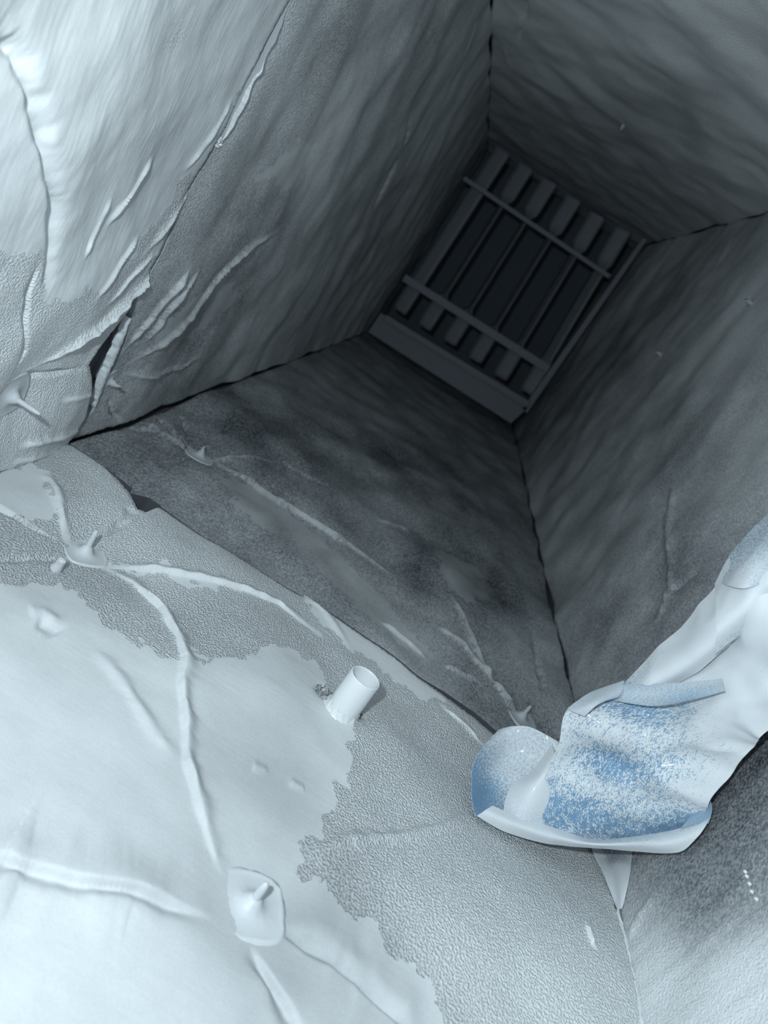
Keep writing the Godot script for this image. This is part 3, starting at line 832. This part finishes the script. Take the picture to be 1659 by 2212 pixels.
	obj("crossbar", bar([Vector2(-0.1843, 0.4502), Vector2(-0.1842, 0.4599), Vector2(0.2429, 0.4629), Vector2(0.2435, 0.4531)], 0.012), steel, grille).position = Vector3(0, 0, 0.045)
	obj("blade", blade(Vector2(-0.1416, 0.5598), Vector2(-0.1498, 0.1068), 0.0205, 0.25, 0.35), steel, grille)
	obj("blade", blade(Vector2(-0.074, 0.5603), Vector2(-0.0733, 0.1075), 0.0205, 0.25, 1.25), steel, grille)
	obj("blade", blade(Vector2(-0.0065, 0.5631), Vector2(0.0032, 0.1108), 0.0205, 0.25, 1.3), steel, grille)
	obj("blade", blade(Vector2(0.0654, 0.5623), Vector2(0.0843, 0.1098), 0.0205, 0.25, 1.3), steel, grille)
	obj("blade", blade(Vector2(0.1369, 0.5623), Vector2(0.1651, 0.1098), 0.0205, 0.25, 1.2), steel, grille)
	obj("blade", blade(Vector2(0.2089, 0.5675), Vector2(0.2465, 0.1157), 0.0205, 0.25, 0.95), steel, grille)

	# the crumpled strip of blue masking tape, sprayed white, that hangs out of the near right corner
	var tape := thing("masking_tape", "crumpled strip of blue masking tape speckled with white paint in the lower right corner", "tape", Vector3(0.2616, 0.0204, -0.4197))
	var sheet_rows := [
		[0.2929, 0.2819, -0.5505, 1,  0.2928, 0.278, -0.4959, 1,  0.2926, 0.2747, -0.4588, 1,  0.2925, 0.2691, -0.4325, 1],
		[0.2152, 0.2294, -0.4111, 1,  0.2245, 0.2287, -0.3893, 1,  0.2381, 0.2312, -0.3788, 1,  0.262, 0.2319, -0.3851, 1],
		[0.2323, 0.1829, -0.4214, 1,  0.2384, 0.187, -0.3961, 1,  0.2512, 0.1896, -0.3804, 1,  0.2718, 0.1941, -0.386, 1],
		[0.2314, 0.1547, -0.4313, 0.8,  0.2416, 0.1579, -0.4086, 0.95,  0.2479, 0.1618, -0.3905, 1,  0.2649, 0.1596, -0.3825, 1],
		[0.2231, 0.1342, -0.4377, 0.5,  0.2428, 0.1374, -0.4229, 0.55,  0.2528, 0.1454, -0.4018, 0.9,  0.2696, 0.153, -0.3886, 1],
		[0.2051, 0.1075, -0.4406, 0.35,  0.2372, 0.1129, -0.4342, 0.38,  0.2531, 0.1284, -0.411, 0.72,  0.2737, 0.1468, -0.3947, 0.95],
		[0.194, 0.0871, -0.4346, 0.62,  0.2275, 0.0948, -0.4247, 0.68,  0.2577, 0.1088, -0.4191, 0.58,  0.2774, 0.1266, -0.3964, 0.95],
		[0.2017, 0.0659, -0.4315, 0.72,  0.2383, 0.0722, -0.4315, 0.3,  0.2591, 0.0917, -0.4135, 0.5,  0.2772, 0.1082, -0.3925, 1],
		[0.2063, 0.0483, -0.4255, 0.62,  0.2333, 0.0595, -0.4171, 0.62,  0.2639, 0.0729, -0.4155, 0.55,  0.281, 0.0997, -0.3959, 0.6],
		[0.2128, 0.0297, -0.4212, 0.35,  0.2395, 0.0429, -0.4156, 0.3,  0.2708, 0.0594, -0.415, 0.45,  0.2846, 0.0909, -0.3991, 0.2],
		[0.213, 0.0156, -0.4145, 0.3,  0.2495, 0.0263, -0.4181, 0.45,  0.2785, 0.0462, -0.4187, 0.25,  0.2878, 0.0804, -0.4019, 0.2],
		[0.2119, 0.0067, -0.4117, 0.4,  0.2501, 0.02, -0.4149, 0.6,  0.2796, 0.0394, -0.4164, 0.6,  0.2885, 0.072, -0.3981, 0.7]]
	sheet("sheet", tape, sheet_rows, tape.position, 71, 9, 0.0034, 1024, wet, 1.0)
	var rolled_fold_rows := [
		[0.2152, 0.207, -0.4376, 0.9,  0.2157, 0.2093, -0.4141, 1,  0.2233, 0.2092, -0.4062, 1,  0.2361, 0.2074, -0.4123, 0.6],
		[0.2168, 0.1933, -0.4404, 0.9,  0.2174, 0.1969, -0.4163, 1,  0.2237, 0.1974, -0.4066, 1,  0.2351, 0.1956, -0.4117, 0.6],
		[0.2185, 0.1762, -0.4432, 0.85,  0.2196, 0.1811, -0.4194, 1,  0.2241, 0.1821, -0.4111, 1,  0.233, 0.1804, -0.4142, 0.8],
		[0.2177, 0.1461, -0.4461, 0.8,  0.2199, 0.1547, -0.4256, 1,  0.2248, 0.1586, -0.4181, 1,  0.2333, 0.1597, -0.4201, 0.9],
		[0.2154, 0.1216, -0.4446, 0.55,  0.2185, 0.1319, -0.4309, 0.8,  0.2241, 0.139, -0.4255, 0.95,  0.2318, 0.1452, -0.426, 0.9],
		[0.2133, 0.1074, -0.4411, 0.35,  0.2158, 0.1149, -0.434, 0.5,  0.2204, 0.1229, -0.43, 0.62,  0.2281, 0.1327, -0.4296, 0.8]]
	sheet("rolled_fold", tape, rolled_fold_rows, tape.position, 72, 10, 0.001, 512, wet, 1.0)
	var overlapped_fold_rows := [
		[0.2931, 0.3447, -0.6202, 0.6,  0.2929, 0.3353, -0.566, 0.75,  0.2928, 0.3229, -0.5225, 0.7,  0.2927, 0.3121, -0.4957, 0.5],
		[0.1976, 0.2883, -0.4154, 0.6,  0.2014, 0.2843, -0.3876, 0.75,  0.2139, 0.2782, -0.3797, 0.7,  0.2332, 0.2716, -0.3922, 0.5],
		[0.2021, 0.2716, -0.4203, 0.6,  0.2039, 0.2685, -0.3908, 0.72,  0.2149, 0.2644, -0.3825, 0.8,  0.2307, 0.2584, -0.3934, 0.5],
		[0.2083, 0.2513, -0.4292, 0.55,  0.2067, 0.2488, -0.3947, 0.85,  0.2144, 0.2446, -0.3845, 0.9,  0.2281, 0.2384, -0.3933, 0.5],
		[0.2099, 0.2242, -0.4361, 0.7,  0.2083, 0.2263, -0.4053, 1,  0.214, 0.2251, -0.393, 1,  0.2281, 0.2207, -0.3992, 0.5],
		[0.2117, 0.2145, -0.4365, 0.75,  0.2101, 0.2144, -0.4065, 1,  0.2142, 0.2115, -0.3938, 1,  0.2269, 0.2064, -0.3988, 0.5],
		[0.2131, 0.2068, -0.435, 0.9,  0.2106, 0.2001, -0.4114, 1,  0.2138, 0.1907, -0.3997, 1,  0.2245, 0.1784, -0.4035, 0.7]]
	sheet("overlapped_fold", tape, overlapped_fold_rows, tape.position, 78, 10, 0.0008, 512, wet, 1.0)
	var speckled_cuff_rows := [
		[0.201, 0.2732, -0.4209, 0.45,  0.2012, 0.2715, -0.3866, 0.5,  0.2119, 0.2691, -0.3768, 0.5,  0.2282, 0.2634, -0.3888, 0.4],
		[0.2077, 0.2513, -0.4344, 0.5,  0.2024, 0.2525, -0.3951, 0.55,  0.2077, 0.2507, -0.3848, 0.5,  0.2187, 0.2489, -0.3888, 0.4],
		[0.209, 0.2272, -0.4392, 0.48,  0.2044, 0.2337, -0.4047, 0.62,  0.2075, 0.2354, -0.3945, 0.62,  0.2147, 0.2386, -0.3931, 0.5],
		[0.2132, 0.2076, -0.4379, 0.5,  0.2079, 0.2158, -0.404, 0.9,  0.2098, 0.2222, -0.3954, 0.6,  0.2137, 0.232, -0.3931, 0.45]]
	sheet("speckled_cuff", tape, speckled_cuff_rows, tape.position, 79, 10, 0.0008, 512, wet, 1.0)
	var folded_strip_rows := [
		[0.2107, 0.1164, -0.441, 0.45,  0.2201, 0.1328, -0.429, 0.5,  0.2284, 0.1514, -0.4135, 0.6,  0.2345, 0.1698, -0.3981, 0.62],
		[0.21, 0.1102, -0.4391, 0.5,  0.2222, 0.1288, -0.4244, 0.55,  0.231, 0.1487, -0.4093, 0.45,  0.2362, 0.1679, -0.3953, 0.5],
		[0.2096, 0.1055, -0.4376, 0.45,  0.2283, 0.1249, -0.4228, 0.5,  0.2344, 0.1456, -0.4071, 0.35,  0.2382, 0.1659, -0.3935, 0.6]]
	sheet("folded_strip", tape, folded_strip_rows, tape.position, 73, 10, 0.0006, 256, wet, 1.2)
	var bottom_lip_rows := [
		[0.1882, 0.0114, -0.4114, 1,  0.2087, 0.0153, -0.4115, 1,  0.2307, 0.0211, -0.4132, 1,  0.2549, 0.028, -0.4141, 0.9,  0.2711, 0.0484, -0.4103, 0.62,  0.2797, 0.0703, -0.4012, 0.62,  0.2861, 0.0962, -0.3934, 0.6],
		[0.1837, 0.0091, -0.4056, 1,  0.2047, 0.0137, -0.4039, 1,  0.228, 0.0197, -0.4056, 1,  0.2519, 0.0302, -0.4066, 0.95,  0.2694, 0.0502, -0.4015, 0.72,  0.2787, 0.0702, -0.3917, 0.9,  0.2843, 0.0901, -0.3884, 1],
		[0.1811, 0.004, -0.4041, 1,  0.2038, 0.0049, -0.4042, 1,  0.2306, 0.013, -0.4074, 1,  0.2554, 0.0263, -0.4093, 1,  0.2753, 0.0456, -0.4039, 1,  0.2845, 0.0657, -0.391, 1,  0.2847, 0.0799, -0.3872, 1]]
	var bottom_lip_part := sheet("bottom_lip", tape, bottom_lip_rows, tape.position, 74, 10, 0.0006, 512, wet, 1.0)
	bottom_lip_part.set_meta("label", "white painted folded-up lip")
	var curled_flap_rows := [
		[0.1817, 0.0299, -0.4694, 0.66,  0.1894, 0.0398, -0.469, 0.68,  0.198, 0.0469, -0.4666, 0.68,  0.2154, 0.0518, -0.4598, 0.66],
		[0.1698, 0.0231, -0.4415, 0.42,  0.1887, 0.0234, -0.4563, 0.62,  0.2044, 0.0317, -0.4581, 0.66,  0.2229, 0.0449, -0.4488, 0.62],
		[0.1699, 0.014, -0.4312, 0.2,  0.1879, 0.0131, -0.4446, 0.5,  0.2052, 0.0213, -0.4442, 0.62,  0.2249, 0.0328, -0.4384, 0.6],
		[0.1731, 0.0086, -0.4187, 0.1,  0.1885, 0.0066, -0.4319, 0.22,  0.206, 0.0113, -0.4346, 0.55,  0.2248, 0.0217, -0.4306, 0.55],
		[0.1781, 0.0036, -0.4094, 0.1,  0.1894, 0.0026, -0.4179, 0.2,  0.2061, 0.0052, -0.4221, 0.4,  0.2253, 0.0146, -0.4219, 0.5],
		[0.1829, 0.0014, -0.4064, 0.1,  0.1942, 0.0018, -0.409, 0.2,  0.2098, 0.0043, -0.4089, 0.3,  0.2265, 0.0092, -0.4117, 0.5]]
	var curled_flap_part := sheet("curled_flap", tape, curled_flap_rows, tape.position, 75, 9, 0.0006, 512, wet, 1.0)
	curled_flap_part.set_meta("label", "speckled blue flap curling up")
	var inner_fold_rows := [
		[0.2063, 0.055, -0.4445, 0.95,  0.2074, 0.0557, -0.4321, 1,  0.2143, 0.0525, -0.4327, 0.9],
		[0.2034, 0.0362, -0.4354, 0.95,  0.206, 0.044, -0.4241, 1,  0.2161, 0.0428, -0.4253, 0.9],
		[0.1978, 0.0236, -0.4296, 0.85,  0.2038, 0.0326, -0.4174, 0.95,  0.2175, 0.035, -0.4195, 0.85],
		[0.1974, 0.0132, -0.421, 0.75,  0.2063, 0.0221, -0.4118, 0.8,  0.2216, 0.024, -0.4157, 0.75],
		[0.2011, 0.0056, -0.4119, 0.6,  0.2115, 0.0121, -0.4093, 0.6,  0.2258, 0.0154, -0.4127, 0.6]]
	sheet("inner_fold", tape, inner_fold_rows, tape.position, 76, 9, 0.0006, 256, wet, 1.0)
	var side_flap_rows := [
		[0.2811, 0.0925, -0.402, 0.3,  0.2803, 0.1, -0.4023, 0.25,  0.2816, 0.1033, -0.4012, 0.3],
		[0.2796, 0.0864, -0.398, 0.35,  0.2802, 0.0961, -0.3947, 0.3,  0.2842, 0.0999, -0.3958, 0.35],
		[0.2798, 0.0773, -0.3971, 0.4,  0.2827, 0.0872, -0.3938, 0.35,  0.286, 0.0929, -0.3913, 0.35]]
	sheet("side_flap", tape, side_flap_rows, tape.position, 77, 9, 0.0004, 256, wet, 1.0)
	var crumpled_corner_rows := [
		[0.213, 0.1222, -0.4423, 0.55,  0.2065, 0.1124, -0.441, 0.6,  0.1991, 0.1022, -0.4371, 0.55,  0.192, 0.0891, -0.4311, 0.6],
		[0.2124, 0.119, -0.4334, 0.6,  0.2054, 0.1118, -0.4293, 0.65,  0.199, 0.1027, -0.4262, 0.6,  0.1944, 0.0909, -0.4263, 0.6],
		[0.2124, 0.1149, -0.4299, 0.5,  0.2051, 0.1101, -0.4246, 0.55,  0.201, 0.1029, -0.4225, 0.75,  0.2012, 0.0929, -0.4245, 0.7]]
	sheet("crumpled_corner", tape, crumpled_corner_rows, tape.position, 80, 9, 0.0008, 256, wet, 1.2)
